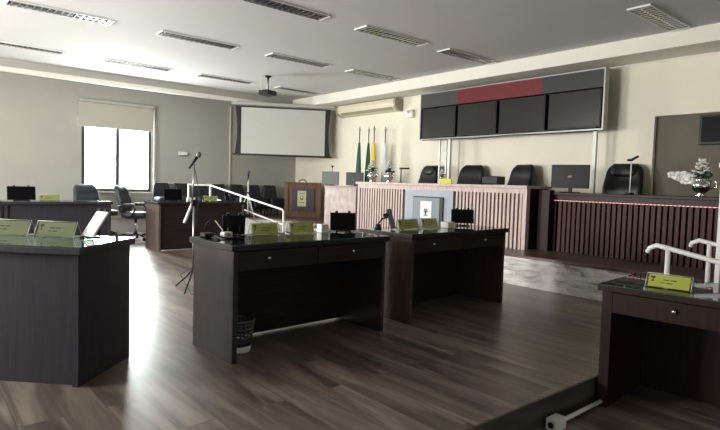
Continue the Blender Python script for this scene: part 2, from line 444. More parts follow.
# wall plates and trunking
t = thing('thermostat_panel', 'small pale wall box fixed to the far wall above the tall microphone', 'wall box', (4.86, YB-0.02, 1.76))
new('white_plastic').box((0, 0, 0.02), (0.20, 0.04, 0.08), bev=0.008).build('cover', t)
b = new('grey')
for i in range(4): b.box((-0.065+i*0.043, -0.022, -0.03), (0.025, 0.01, 0.03))
b.build('socket', t)
tag(new('cream_plastic').box((5.0, YB-0.012, 1.10), (1.55, 0.024, 0.035)).build('cable_trunking'), 'long level cable trunking on the far wall behind the row of chairs', 'trunking')
tag(new('cream_plastic').box((3.5, YB-0.015, 0.37), (1.1, 0.03, 0.04)).build('cable_trunking'), 'low cable trunking on the far wall below the window', 'trunking')
tag(new('cream_plastic').box((6.02, YB-0.012, 1.72), (0.03, 0.024, 2.5)).build('cable_trunking'), 'vertical cable trunking running down the far wall beside the projection screen', 'trunking')

# ---------------------------------------------------------------- projection screen across the corner
a = math.atan2(-0.52, 0.853)
t = thing('projection_screen', 'white pull-down projection screen with black borders hung across the corner', 'projection screen', (6.72, 10.83, 1.816), a)
t.scale = (0.963, 0.963, 0.963)
b = new('screen_white').box((0, 0, 0.555), (1.98, 0.004, 1.09)); b.build('screen_fabric', t)
for s in (-1, 1):
    b = new('screen_black'); n = 8; secs = []
    for k in range(n+1):
        z = 1.13*k/n; wv = 0.14-0.05*math.sin(PI*k/n)
        x0, x1 = s*0.99, s*(0.99+wv)
        lo, hi = min(x0, x1), max(x0, x1)
        secs.append([(lo, -0.003, z), (hi, -0.003, z), (hi, 0.003, z), (lo, 0.003, z)])
    b.loft(secs, smooth=False).build('side_border', t)
new('screen_black').box((0, 0, 1.115), (1.98, 0.004, 0.03)).build('top_border', t)
new('screen_black').cyl((-1.17, 0, -0.005), (1.17, 0, -0.005), 0.022).build('bottom_bar', t)
new('case_grey').box((0, 0, 1.19), (2.44, 0.08, 0.075), bev=0.015).build('case', t)

# ---------------------------------------------------------------- ceiling louvre lamps
def lamp_fixture():
    t = thing('ceiling_light', '', 'ceiling light')
    L, D = 1.15, 0.25
    b = new('white_paint')
    b.box((0, -D/2+0.005, -0.009), (L, 0.010, 0.018)); b.box((0, D/2-0.005, -0.009), (L, 0.010, 0.018))
    b.box((-L/2+0.005, 0, -0.009), (0.010, D-0.02, 0.018)); b.box((L/2-0.005, 0, -0.009), (0.010, D-0.02, 0.018))
    b.build('frame', t)
    new('fixture_dark').box((0, 0, -0.002), (L-0.036, D-0.036, 0.004)).build('reflector', t)
    b = new('louver')
    for i in range(15):
        x = -L/2+0.05+i*(L-0.10)/14
        b.box((x, 0, -0.014), (0.016, D-0.02, 0.007), rot=(0, 0, 0.0))
    b.box((0, 0, -0.014), (L-0.10, 0.014, 0.007))
    b.build('louver', t)
    b = new('midgrey')
    for y in (-0.062, 0.062): b.cyl((-L/2+0.03, y, -0.0085), (L/2-0.03, y, -0.0085), 0.006, n=8)
    b.build('lamp_tube', t)
    return t
l0 = lamp_fixture()
rows = [(10.05, (0.88+0.57, 3.22, 4.90, 6.63), 'farthest'), (7.60, (1.52, 3.28, 4.99, 6.60), 'second'), (5.45, (1.60, 3.36, 5.06, 6.64), 'third'), (2.70, (6.66,), 'nearest')]
posn = {0: 'first from the left', 1: 'second from the left', 2: 'third from the left', 3: 'at its right end'}
first = True
for Y, xs, nm in rows:
    for i, x in enumerate(xs):
        if Y == 5.45 and i == 0: continue
        if nm == 'nearest': lab = 'unlit louvred ceiling light alone near the top right corner beside the soffit'
        elif nm == 'third': lab = {1: 'unlit ceiling light cut by the top picture edge, left of the long middle one', 2: 'unlit ceiling light in the nearer row, middle one of three', 3: 'unlit ceiling light in the nearer row, next to the right soffit'}[i]
        elif nm == 'second': lab = 'unlit ceiling light in the middle row before the projector, %s' % posn[i]
        else: lab = 'unlit ceiling light in the farthest row by the window wall, %s' % posn[i]
        if first: l0.location = (x, Y, ZC); l0['label'] = lab; l0['group'] = 'louvred ceiling lights'; first = False
        else: dup(l0, (x, Y, ZC), 0, lab, 'louvred ceiling lights')

# projector
t = thing('projector', 'black projector hanging from a ceiling pole in front of the screen', 'projector', (5.33, 9.18, ZC), R(20))
new('black').cyl((0, 0, 0), (0, 0, -0.03), 0.07, 0.05).build('ceiling_plate', t)
new('steel').cyl((0, 0, -0.03), (0, 0, -0.27), 0.02).build('pole', t)
b = new('black').box((0, 0, -0.32), (0.27, 0.24, 0.09), bev=0.02); pb = b.build('body', t)
new('screen').cyl((0.08, 0.13, -0.32), (0.08, 0.15, -0.32), 0.035).build('lens', t)
new('white_plastic').tube([(-0.02, 0, -0.005), (-0.14, 0.02, -0.012), (-0.17, 0.02, -0.08), (-0.17, 0.03, -0.22), (-0.14, 0.03, -0.30)], 0.004, 6).build('cable', t)

# ---------------------------------------------------------------- air conditioner under the right soffit
t = thing('air_conditioner', 'cream split air conditioner under the soffit on the right wall', 'air conditioner', (XA, 9.12, 2.73))
prof = [(-0.02, 0.0), (-0.13, 0.02), (-0.21, 0.08), (-0.235, 0.17), (-0.21, 0.245), (-0.02, 0.25)]
b = new('cream_plastic')
secs = [[(x, y, z) for x, z in prof] for y in (-0.93, 0.93)]
b.loft(secs, smooth=False).build('casing', t)
for s in (-1, 1):
    b = new('cream_dark'); b.loft([[(x*1.04, y, 0.125+(z-0.125)*1.04) for x, z in prof] for y in ((0.93, 0.99) if s > 0 else (-0.99, -0.93))], smooth=False).build('end_cap', t)
new('cream_dark').box((-0.185, 0, 0.055), (0.07, 1.7, 0.012), rot=(0, R(50), 0)).build('vent_flap', t)
new('white_plastic').box((-0.01, 0, 0.125), (0.02, 1.80, 0.22)).build('wall_bracket', t)
t = thing('emergency_light', 'small white emergency lamp on the wall between air conditioner and screens', 'lamp', (XA-0.04, 7.86, 2.57))
new('white_plastic').box((0, 0, 0.05), (0.08, 0.16, 0.10), bev=0.01).build('housing', t)
for s in (-1, 1): new('white_plastic').cyl((-0.02, s*0.05, 0.10), (-0.05, s*0.05, 0.14), 0.02, 0.035).build('lamp_head', t)

# ---------------------------------------------------------------- flags
def flag(x, y, top, label, cols, tilt=0.0, lean=0.0):
    t = thing('flag', label, 'flag', (x, y, DZ), 0, 'flags on poles behind the counter')
    new('steel').cyl((0, 0, 0.0), (lean, 0, top-DZ-0.05), 0.012).build('pole', t)
    new('black').lathe([(0.09, 0), (0.09, 0.03), (0.05, 0.06), (0.02, 0.12)], capt=True).build('base', t)
    new('steel').lathe([(0.012, top-DZ-0.06), (0.026, top-DZ-0.03), (0.012, top-DZ), (0.002, top-DZ+0.05)], (lean, 0, 0), 10).build('finial', t)
    Ht = top-DZ-0.30; n = 18; m = 14
    b = MB()
    prev = None
    rings = []
    for k in range(m+1):
        f = k/m; z = Ht-f*(Ht-0.38); rr = 0.022+0.078*f**0.8
        rings.append([(lean*(z/Ht)+rr*0.8*math.cos(2*PI*i/n)*(1+0.35*math.sin(5*2*PI*i/n+f*2)), rr*1.0*math.sin(2*PI*i/n)*(1+0.30*math.cos(4*2*PI*i/n+f)), z) for i in range(n)])
    vs = [[b.bm.verts.new(p) for p in ring] for ring in rings]
    for k in range(m):
        for i in range(n):
            b.mat(cols[(0 if i < n*0.62 else 1) if k < m*0.7 else (1 if len(cols) < 3 else 2)])
            f = b.bm.faces.new((vs[k][i], vs[k][(i+1) % n], vs[k+1][(i+1) % n], vs[k+1][i])); f.material_index = b.cur; f.smooth = True
    b.bm.faces.new(vs[0]); b.bm.faces.new(vs[-1][::-1])
    b.build('cloth', t)
    return t
flag(7.42, 8.93, 2.38, 'furled green flag with red hem, nearest the projection screen', ['flag_green', 'flag_green', 'flag_red'])
flag(7.60, 8.84, 2.38, 'furled plain green flag beside the yellow one', ['flag_green', 'flag_green', 'flag_green'])
flag(7.40, 8.44, 2.37, 'furled yellow flag with blue hem in the middle of the row', ['flag_yellow', 'flag_yellow', 'flag_blue'])
flag(7.62, 8.34, 2.36, 'furled white flag at the right end of the flag row', ['flag_white', 'flag_white', 'flag_white'])

# ---------------------------------------------------------------- video wall on the right wall
t = thing('video_wall', 'long aluminium-framed wall unit with four dark screens and a red header', 'video wall', (7.6, 5.52, 2.09))
hl = 1.76
b = new('alu')
b.box((0, 0, -0.01), (0.12, 2*hl+0.04, 0.02)); b.box((0, 0, 0.84), (0.12, 2*hl+0.04, 0.02))
for s in (-1, 1): b.box((0, s*(hl+0.01), 0.415), (0.12, 0.02, 0.83))
b.build('frame', t)
new('black').box((0.05, 0, 0.415), (0.02, 2*hl, 0.83)).build('back_panel', t)
# header boards (y runs away from the viewer, local +y is left in the photo)
for nm, y0, y1, m_ in (('header_panel', 0.88, hl, 'header_grey'), ('header_panel', -0.80, 0.88, 'header_red'), ('header_panel', -hl, -0.80, 'header_dark')):
    o = new(m_).box((-0.01, (y0+y1)/2, 0.705), (0.10, y1-y0, 0.25)).build(nm, t)
    o['label'] = {'header_grey': 'grey left header panel', 'header_red': 'dark red middle header panel', 'header_dark': 'dark right header panel'}[m_]
edges = [hl, 0.90, 0.02, -0.88, -hl]
for i in range(4):
    y1, y0 = edges[i]-0.028, edges[i+1]+0.028
    p = new('black').box((-0.015, (y0+y1)/2, 0.29), (0.05, y1-y0, 0.55), bev=0.006).build('display', t)
    new('tv_screen').box((-0.042, (y0+y1)/2, 0.295), (0.004, y1-y0-0.04, 0.50)).build('screen', p)
b = new('black')
for i in range(9): b.box((-0.05, -1.6+i*0.4, 0.012), (0.02, 0.14+0.05*(i % 3), 0.018))
b.tube([(-0.065, -1.7, -0.03), (-0.065, -0.9, -0.035), (-0.065, -0.3, -0.02), (-0.065, 0.4, -0.04), (-0.065, 1.0, -0.025), (-0.065, 1.7, -0.02)], 0.007, 6).build('cable_strip', t)
b = new('steel')
for y in (-1.2, -0.3, 0.6, 1.4): b.box((0.18, y, 0.45), (0.24, 0.06, 0.06))
b.build('wall_bracket', t)

def post(y, x, w_, m_, label, h_=2.07, ):
    b = new(m_).box((x, y, (DZ+h_)/2), (w_, w_, h_-DZ)); return tag(b.build('support_post'), label, 'post', 'posts carrying the video wall')
post(6.82, 7.6, 0.025, 'steel', 'thin dark support post, leftmost under the video wall')
post(6.66, 7.6, 0.025, 'steel', 'thin support post directly left of the white post under the video wall')
post(6.58, 7.6, 0.05, 'white_paint', 'thicker white support post under the left half of the video wall')
post(3.87, 7.6, 0.05, 'white_paint', 'white support post under the right end of the video wall')

# tv in the recess
t = thing('television', 'black television on the taupe recess wall at the right edge', 'television', (XA+RD, 2.30, 1.84))
new('black').box((-0.03, 0, 0.19), (0.06, 0.70, 0.38), bev=0.008).build('housing', t)
new('screen').box((-0.062, 0, 0.195), (0.004, 0.64, 0.32)).build('screen', t)

# ---------------------------------------------------------------- counters on the dais
def emblem(b, x, y, z, s, face='x'):
    """small shield with a figure, drawn on a board facing -x"""
    b.mat('ink').box((x, y, z+0.02*s), (0.003, 0.05*s, 0.055*s))
    b.mat('ink_yellow').box((x-0.002, y, z+0.028*s), (0.003, 0.034*s, 0.022*s))
    b.mat('ink_green').box((x-0.002, y, z+0.004*s), (0.003, 0.034*s, 0.018*s))
t = thing('dais_counter', 'pale rose slatted counter with a grey centre panel on the dais', 'counter', (6.45, 4.19, DZ))
CL = 3.57
b = new('pink')
b.box((0.26, CL/2, 0.85), (0.62, CL+0.04, 0.04), bev=0.004); b.build('top', t)
b = new('pink').box((0.03, 0.03, 0.415), (0.08, 0.06, 0.83)); b.box((0.03, CL-0.03, 0.415), (0.08, 0.06, 0.83))
b.box((0.03, CL/2, 0.795), (0.075, CL-0.12, 0.07)); b.box((0.28, CL-0.02, 0.415), (0.42, 0.04, 0.83))
b.build('frame', t)
new('slat_back').box((0.05, CL/2, 0.38), (0.02, CL-0.12, 0.76)).build('back_board', t)
new('darkred_top').box((0.30, 0.02, 0.415), (0.46, 0.04, 0.83)).build('end_panel', t)
b = new('pink'); y = 0.09; b2 = new('pink')
while y < CL-0.07:
    if y < 1.27: b.box((0.015, y, 0.38), (0.05, 0.036, 0.76))
    elif y > 2.34: b2.box((0.015, y, 0.38), (0.05, 0.036, 0.76))
    y += 0.066
b.build('slat_panel', t); b2.build('slat_panel', t)
new('silver_panel').box((0.01, 1.80, 0.38), (0.05, 1.04, 0.76)).build('centre_panel', t)
fb = new('ink').box((-0.03, 1.78, 0.36), (0.03, 0.64, 0.60)).build('frame_board', t)
new('blue_grey').box((-0.048, 1.805, 0.355), (0.006, 0.57, 0.57)).build('board', fb)
b = new('white_card').box((-0.054, 1.80, 0.45), (0.005, 0.24, 0.27)); 
b.mat('ink').box((-0.058, 1.80, 0.42), (0.003, 0.09, 0.02)); b.box((-0.058, 1.80, 0.395), (0.003, 0.03, 0.05)); b.box((-0.058, 1.80, 0.36), (0.003, 0.08, 0.015))
b.mat('ink_green').box((-0.058, 1.80, 0.45), (0.003, 0.07, 0.03)); b.build('emblem_card', fb)

# low angled section left of it
A0, A1 = Vector((6.43, 7.80)), Vector((6.06, 8.27))
d = A1-A0; ang = math.atan2(d.y, d.x)
t = thing('side_counter', 'lower rose textured counter section left of the slatted counter', 'counter', (A0.x, A0.y, DZ), ang)
Ls = d.length
new('pink_marble').box((Ls/2, -0.03+0.0, 0.375), (Ls, 0.04, 0.75)).build('front_panel', t)
o = new('pink').box((Ls/2, -0.29, 0.765), (Ls+0.03, 0.58, 0.03), bev=0.004).build('top', t)
new('pink').box((Ls-0.02, -0.31, 0.375), (0.04, 0.52, 0.75)).build('end_panel', t)
new('pink').box((0.02, -0.31, 0.375), (0.04, 0.52, 0.75)).build('end_panel', t)

# dark mahogany counter
t = thing('dark_counter', 'long dark mahogany slatted counter on the dais at the right', 'counter', (6.77, 0.4, DZ))
DL = 3.73
new('darkred_top').box((0.30, DL/2, 0.775), (0.70, DL, 0.035), bev=0.004).build('top', t)
b = new('darkred_top').box((0.02, DL/2, 0.715), (0.05, DL-0.02, 0.085)); b.box((0.02, DL-0.10, 0.335), (0.05, 0.18, 0.67)); b.build('frame', t)
new('slat_back').box((0.05, DL/2, 0.335), (0.02, DL-0.02, 0.67)).build('back_board', t)
b = new('darkred'); y = 0.05
while y < DL-0.22:
    b.box((0.015, y, 0.335), (0.05, 0.042, 0.67)); y += 0.066
b.build('slat_panel', t)
b = new('led').box((-0.0055, DL/2, 0.683), (0.001, DL-0.1, 0.003)); y = 0.3
while y < DL-0.08:
    b.box((-0.008, y, 0.683), (0.006, 0.022, 0.008)); y += 0.044
b.build('light_strip', t)
new('darkred_top').box((0.33, DL-0.02, 0.378), (0.56, 0.04, 0.757)).build('end_panel', t)
new('darkred_top').box((-0.06, 3.66, 0.41), (0.12, 0.16, 0.82)).build('corner_panel', t)

# lectern in the corner
a = R(-37)
t = thing('lectern', 'brown wooden lectern cabinet with a charcoal emblem board in the far corner', 'lectern', (7.27, 10.78, DZ), R(-37))
b = new('lectern')
b.box((0, 0.02, 0.40), (0.84, 0.36, 0.80)); b.build('body', t)
new('lectern').box((0, 0, 0.815), (0.90, 0.44, 0.03), bev=0.005).build('top', t)
b = new('lectern').box((-0.38, -0.175, 0.40), (0.08, 0.03, 0.79)); b.box((0.38, -0.175, 0.40), (0.08, 0.03, 0.79)); b.box((0, -0.175, 0.04), (0.68, 0.03, 0.07)); b.build('front_frame', t)
o = new('charcoal').box((0.01, -0.175, 0.43), (0.52, 0.03, 0.52)).build('emblem_board', t)
b = new('emblem').box((-0.02, -0.193, 0.45), (0.20, 0.006, 0.36)); b.mat('ink').box((-0.02, -0.198, 0.47), (0.07, 0.004, 0.09)); b.mat('white_card').box((-0.02, -0.201, 0.48), (0.04, 0.004, 0.04)); b.mat('ink').box((-0.02, -0.198, 0.36), (0.13, 0.004, 0.012)); b.box((-0.02, -0.198, 0.57), (0.13, 0.004, 0.012))
b.build('emblem_card', o)
new('lectern').tube([(-0.02+0.09*math.cos(PI*k/8), 0, 0.83+0.06*math.sin(PI*k/8)) for k in range(9)], 0.012, 8).build('carrying_handle', t)

# ---------------------------------------------------------------- executive chairs (face local -Y)
def exec_chair(label, m_='leather', headrest=True, h=1.22, arms=True, w=0.52, group=None, name='office_chair'):
    t = thing(name, label, 'chair', (0, 0, 0), 0, group)
    b = new('black')
    for k in range(5):
        an = 2*PI*k/5+0.3; x, y = math.cos(an), math.sin(an)
        b.tube([(0.03*x, 0.03*y, 0.11), (0.18*x, 0.18*y, 0.10), (0.30*x, 0.30*y, 0.075)], [0.026, 0.022, 0.016], 8)
    bs = b.build('star_base', t)
    for k in range(5):
        an = 2*PI*k/5+0.3; x, y = math.cos(an)*0.30, math.sin(an)*0.30
        new('black').cyl((x-0.022*math.sin(an), y+0.022*math.cos(an), 0.03), (x+0.022*math.sin(an), y-0.022*math.cos(an), 0.03), 0.03, n=12).build('caster', bs)
    new('chrome').cyl((0, 0, 0.10), (0, 0, 0.42), 0.028).build('gas_column', t)
    new('black').box((0, 0.02, 0.425), (0.24, 0.26, 0.04), bev=0.01).build('mechanism', t)
    new(m_).ell((0, -0.02, 0.485), (w, 0.52, 0.13), e=0.45).build('seat', t)
    # curved padded back
    b = new(m_); secs = []; n = 12; zt = h; z0 = 0.52
    for k in range(n+1):
        f = k/n; z = z0+f*(zt-z0)
        ww = w*(0.90+0.12*math.sin(PI*min(1, f*1.1)))*(1 if f < 0.86 else 1-((f-0.86)/0.14)**2*0.30)
        yc = 0.22+0.13*f-0.03*math.sin(PI*f); th = 0.055*(1+0.35*math.sin(PI*f*3)**2)*(1 if f < 0.95 else 0.6)
        sec = []
        for i in range(16):
            an = 2*PI*i/16; cx = math.copysign(abs(math.cos(an))**0.45, math.cos(an)); sy = math.copysign(abs(math.sin(an))**0.6, math.sin(an))
            sec.append((cx*ww/2, yc+sy*th-0.03*(abs(cx)**2), z))
        secs.append(sec)
    b.loft(secs).build('backrest', t)
    if headrest: new(m_).ell((0, 0.275, h-0.10), (w*0.72, 0.13, 0.19), rot=(R(-10), 0, 0), e=0.55).build('headrest', t)
    if arms:
        for s in (-1, 1):
            ar = new('black').tube([(s*0.20, 0.0, 0.44), (s*(w/2+0.035), -0.02, 0.46), (s*(w/2+0.045), -0.10, 0.60), (s*(w/2+0.045), -0.04, 0.67), (s*(w/2+0.045), 0.16, 0.66), (s*(w/2-0.01), 0.25, 0.64)], 0.016, 8).build('armrest', t)
            new(m_).ell((s*(w/2+0.045), 0.02, 0.69), (0.06, 0.24, 0.035), e=0.6).build('arm_pad', ar)
    return t
FX = -PI/2   # facing -X
c0 = exec_chair('black leather chair with a padded headrest, first from the left behind the rose counter', group='executive chairs behind the counters')
c0.location = (7.42, 7.17, DZ); c0.rotation_euler[2] = FX-0.15
c1 = exec_chair('plain high-backed black chair right of the posts behind the rose counter', headrest=False, h=1.22, group='executive chairs behind the counters')
c1.location = (7.42, 6.10, DZ); c1.rotation_euler[2] = FX+0.1
c2 = dup(c1, (7.42, 5.17, DZ), FX-0.25, 'glossy black chair at the right end of the rose counter, turned aside')
dup(c0, (7.44, 3.47, DZ), FX+0.05, 'black leather headrest chair behind the dark counter, next to the taupe recess', 'executive chairs behind the counters')

# chairs by the far desks
c5 = exec_chair('grey-blue office chair with armrests between the two far desks, seen turned sideways', 'slate', False, 1.05, True, 0.44, 'office chairs at the far desks')
c5.location = (3.46, 10.90, 0); c5.rotation_euler[2] = R(50)
dup(c5, (2.64, 10.80, 0), R(8), 'grey-blue office chair behind the left far desk under the window')
dup(c5, (3.05, 11.68, 0), R(88), 'grey-blue office chair seen edge-on between two others under the window')

def row_chair(label):
    t = thing('waiting_chair', label, 'chair', (0, 0, 0), 0, 'navy chairs lined up along the far wall')
    new('navy').ell((0, -0.03, 0.30), (0.42, 0.42, 0.28), e=0.35).build('seat', t)
    b = new('navy'); secs = []
    for k in range(9):
        f = k/8; z = 0.30+f*0.43; ww = 0.43-0.10*f; yc = 0.16+0.06*f
        if f == 1: ww *= 0.9
        secs.append([(math.copysign(abs(math.cos(2*PI*i/14))**0.4, math.cos(2*PI*i/14))*ww/2, yc+math.copysign(abs(math.sin(2*PI*i/14))**0.6, math.sin(2*PI*i/14))*0.03, z) for i in range(14)])
    b.loft(secs).build('backrest', t)
    for x in (-1, 1):
        for y in (-0.18, 0.12): new('black').cyl((x*0.18, y, 0), (x*0.16, y, 0.30), 0.014, n=8).build('leg', t)
    return t
labs = ['navy chair behind the dark tablet on the far desk, leftmost of the wall row',
        'navy high-backed chair directly left of the railing start, second in the wall row',
        'navy high-backed chair behind the railing bend, third in the wall row',
        'navy high-backed chair below the sloping rail, fourth in the wall row',
        'navy high-backed chair left of the far microphone stand, fifth in the wall row',
        'navy high-backed chair right of the far microphone stand, sixth in the wall row',
        'navy high-backed chair nearest the lectern, last of the wall row']
xs = [4.32, 4.76, 5.20, 5.66, 6.10, 6.56, 7.02]
r0 = None
for x, lb in zip(xs, labs):
    if r0 is None: r0 = row_chair(lb); r0.location = (x, 11.72, DZ); r0.rotation_euler[2] = 0
    else: dup(r0, (x, 11.72 if x < 6 else 11.70, DZ), R(random.uniform(-4, 4)), lb)

# ---------------------------------------------------------------- desks
def desk(label, loc, rz, L, D=0.58, H=0.79, side='desk', front='desk_h', pt=0.035, group='glass-topped council desks', knobs=True, gap=0.0):
    """knee side faces local -Y, origin at the knee-side left floor corner"""
    t = thing('council_desk', label, 'desk', loc, rz, group)
    for x in (pt/2, L-pt/2): new(side).box((x, D/2, (H-0.045)/2), (pt, D, H-0.045)).build('end_panel', t)
    new(front).box((L/2, D-0.04, (H-0.045+gap)/2), (L-2*pt, 0.022, H-0.045-gap)).build('modesty_panel', t)
    new(front).box((L/2, D/2, H-0.0275), (L+0.05, D+0.05, 0.035), bev=0.004).build('top', t)
    g = new('glass').box((L/2, D/2, H-0.006), (L+0.045, D+0.045, 0.008))
    g.bm.faces.ensure_lookup_table(); g.mats.append('glass_edge')
    for f in g.bm.faces:
        f.normal_update()
        if abs(f.normal.z) < 0.5: f.material_index = 1
    g.build('glass_top', t)
    new('black').box((L/2, D/2+0.0, H-0.165), (L-2*pt, D-0.10, 0.012)).build('drawer_shelf', t)
    w2 = (L-2*pt)/2
    for k in (0, 1):
        dr = new(front).box((pt+w2*(k+0.5), 0.012, H-0.115), (w2-0.006, 0.02, 0.125)).build('drawer', t)
        if knobs: new('chrome').ell((pt+w2*(k+0.5)-(0.1 if k == 0 else 0)+(0.12 if pt > 0.05 and k == 0 else 0), -0.012, H-0.105), (0.028, 0.03, 0.028), n=10, m=6).build('knob', dr)
    return t
N1 = desk('dark glass-topped desk in the centre with a waste basket under it', (1.63, 3.20, 0), R(2.4), 1.39, 0.57, gap=0.014)
N2 = desk('dark desk with a reddish end panel, in front of the rose counter', (3.35, 3.29, 0), R(3.6), 1.49, 0.60, side='desk_lit', front='desk_h')
# sunken-floor desk at the right: knee side faces the camera (-X)
N3 = desk('shaded red-brown desk on the sunken floor at the right edge', (3.40, 1.63, LZ), R(-90+5), 1.45, 0.66, side='desk_shaded', front='desk_shaded', pt=0.06)
L1 = desk('large glare-greyed desk nearest the camera at the left edge', (0.75+0.40, 3.34+0.40, 0), R(135), 1.50, 0.57, H=0.805, side='desk_glare', front='desk_glare')
F2 = desk('far desk right of the empty aisle, with a pale side-lit end panel', (3.20+1.58, 9.02+0.58, 0), R(180+1.5), 1.58, 0.58, H=0.82, side='desk_lit_far', front='desk_h', gap=0.014)
F1 = desk('far desk below the left side of the window, seen behind the nearest left desk', (2.48, 9.60, 0), R(180), 1.40, 0.60, H=0.82, side='desk_glare', front='desk_glare')
F0 = desk('far desk cut off by the left picture edge', (1.02, 9.60, 0), R(180), 1.40, 0.60, H=0.82, side='desk_glare', front='desk_glare')

# ---------------------------------------------------------------- desk-top things
def nameplate(label, loc, rz, L=0.26, H=0.095, W=0.09, m_='card', two=False):
    t = thing('nameplate', label, 'nameplate', loc, rz, 'tent nameplates')
    # triangular acrylic tube
    e = 0.004
    b = new('acrylic')
    A, B_, T = (-W/2, 0.002), (W/2, 0.002), (0, H)
    for p, q in ((A, T), (B_, T)):
        dx = Vector((q[0]-p[0], q[1]-p[1])).normalized(); nrm = Vector((-dx.y, dx.x))*0.0015
        b.xprism([(p[0]-nrm.x, p[1]-nrm.y), (q[0]-nrm.x, q[1]-nrm.y), (q[0]+nrm.x, q[1]+nrm.y), (p[0]+nrm.x, p[1]+nrm.y)], -L/2, L/2)
    b.box((0, 0, 0.002), (L, W, 0.003))
    b.mat('acrylic_edge')
    for x in (-L/2, L/2):
        b.tube([(x, -W/2, 0.003), (x, 0, H), (x, W/2, 0.003)], 0.0022, 5); b.tube([(x, -W/2, 0.003), (x, W/2, 0.003)], 0.0022, 5)
    b.tube([(-L/2, 0, H), (L/2, 0, H)], 0.002, 5)
    b.build('holder', t)
    for s in (1,):
        lean = math.atan2(W/2, H)
        f = lambda u, v, off: (u, s*(-(W/2)*(1-v)+0.004+0.0)-s*off*math.cos(lean)*1.0, v*H+off*math.sin(lean))
        b = MB()
        def quad(m__, u0, u1, v0, v1, off):
            b.mat(m__)
            vs = [b.bm.verts.new(f(u0, v0, off)), b.bm.verts.new(f(u1, v0, off)), b.bm.verts.new(f(u1, v1, off)), b.bm.verts.new(f(u0, v1, off)),
                  b.bm.verts.new(f(u0, v0, off-0.0008)), b.bm.verts.new(f(u1, v0, off-0.0008)), b.bm.verts.new(f(u1, v1, off-0.0008)), b.bm.verts.new(f(u0, v1, off-0.0008))]
            for q in ((0, 1, 2, 3), (7, 6, 5, 4), (0, 4, 5, 1), (1, 5, 6, 2), (2, 6, 7, 3), (3, 7, 4, 0)):
                fc = b.bm.faces.new([vs[i] for i in q]); fc.material_index = b.cur
        quad(m_, -L/2+0.012, L/2-0.012, 0.08, 0.93, 0)
        k = s
        # coat of arms and two faint lines of writing
        x0 = -L/2+0.025 if s > 0 else L/2-0.055
        if s < 0: x0 = L/2-0.055
        x0 = (-L/2+0.024) if s == 1 else (-L/2+0.024)
        quad('ink', x0, x0+0.024, 0.66, 0.80, 0.0012); quad('ink', x0+0.009, x0+0.015, 0.50, 0.66, 0.0012); quad('ink', x0+0.004, x0+0.020, 0.45, 0.50, 0.0012)
        xm = x0+0.05
        for (w0, w1, v) in ((0.04, 0.075, 0.56), (0.078, 0.115, 0.56), (0.03, 0.055, 0.36), (0.06, 0.095, 0.36)):
            quad('ink', xm+w0-0.02, xm+w1-0.023, v, v+0.055, 0.0012)
        b.build('name_card', t)
    return t
G2 = 0.805-0.002; G3 = 0.82-0.002
GT = 0.79-0.002   # top of the glass on the desks
nameplate('yellow-green nameplate, left one of the pair on the centre desk', (2.135, 3.69, GT), R(-3), L=0.24, W=0.075)
nameplate('yellow-green nameplate, right one of the pair on the centre desk', (2.475, 3.69, GT), R(-2), L=0.245, W=0.075)
nameplate('yellow-green nameplate beside the phone holder on the desk before the rose counter', (3.66, 3.66, GT), R(-3), L=0.27, H=0.10)
nameplate('yellow-green nameplate left of the black tablet on the desk before the rose counter', (3.965, 3.67, GT), R(2), L=0.25, H=0.10)
nameplate('bright yellow nameplate on the desk at the right edge', (3.60, 1.315, LZ+GT), R(-82), L=0.25, H=0.085, m_='card_bright')
nameplate('nameplate cut by the left picture edge on the nearest left desk', (0.535, 4.205, G2), R(-45), L=0.30, H=0.10, m_='card_pale')
nameplate('nameplate under the tilted white tablet on the nearest left desk', (0.765, 3.955, G2), R(-45), L=0.27, H=0.10, m_='card_pale')
nameplate('small yellow nameplate on the far left desk', (1.68, 9.25, G3), 0, L=0.28, m_='card')
nameplate('small yellow nameplate on the far desk behind the microphone stand', (4.28, 9.35, G3), 0, L=0.26, m_='card')
tag(new('card_bright').box((6.62, 5.80, DZ+0.87+0.04), (0.03, 0.26, 0.08)).build('nameplate'), 'yellow nameplate on the rose counter in front of the white post', 'nameplate')

def tablet(label, loc, rz, tilt=20, W_=0.25, H_=0.17, m_='screen', bodym='black', name='tablet', cat='tablet', stand=True, zoff=0.012):
    t = thing(name, label, cat, loc, rz, None)
    q = Matrix.Rotation(R(-tilt), 3, 'X')
    def P(x, y, z): v = q @ Vector((x, y, z)); return (v.x, v.y, v.z+zoff)
    b = new(bodym).box(P(0, 0, H_/2), (W_, 0.012, H_), rot=(R(-tilt), 0, 0), bev=0.004); bo = b.build('body', t)
    new(m_).box(P(0, -0.007, H_/2), (W_-0.02, 0.002, H_-0.02), rot=(R(-tilt), 0, 0)).build('screen', bo)
    b = new('black')
    for x in (-W_*0.25, W_*0.25):
        b.box((x, 0.015, 0.006), (0.02, 0.10, 0.010)); b.tube([P(x, 0.008, H_*0.55), (x, 0.06, 0.008)], 0.005, 6)
        b.box(P(x, -0.004, H_+0.006), (0.022, 0.026, 0.014), rot=(R(-tilt), 0, 0))
    b.box((0, 0.055, 0.006), (W_*0.5+0.02, 0.014, 0.010)); b.build('stand', t)
    return t
tablet('black tablet standing at the right end of the centre desk', (2.90, 3.68, GT), R(-32), 12, 0.22, 0.155)
tablet('black tablet standing at the right of the desk before the rose counter', (4.58, 3.75, GT), R(-38), 8, 0.245, 0.15, zoff=0.03)
tablet('white tablet in a clip holder tilted on the nearest left desk', (0.905, 3.80, G2), R(-72), 35, 0.13, 0.19, m_='white_card', bodym='white_plastic')
tablet('dark tablet seen from behind at the left end of the centre desk', (1.90, 3.74, GT), R(160), 15, 0.17, 0.15, m_='screen')
tablet('dark tablet on the left end of the far desk near the aisle', (3.60, 9.35, G3), R(5), 10, 0.33, 0.20)
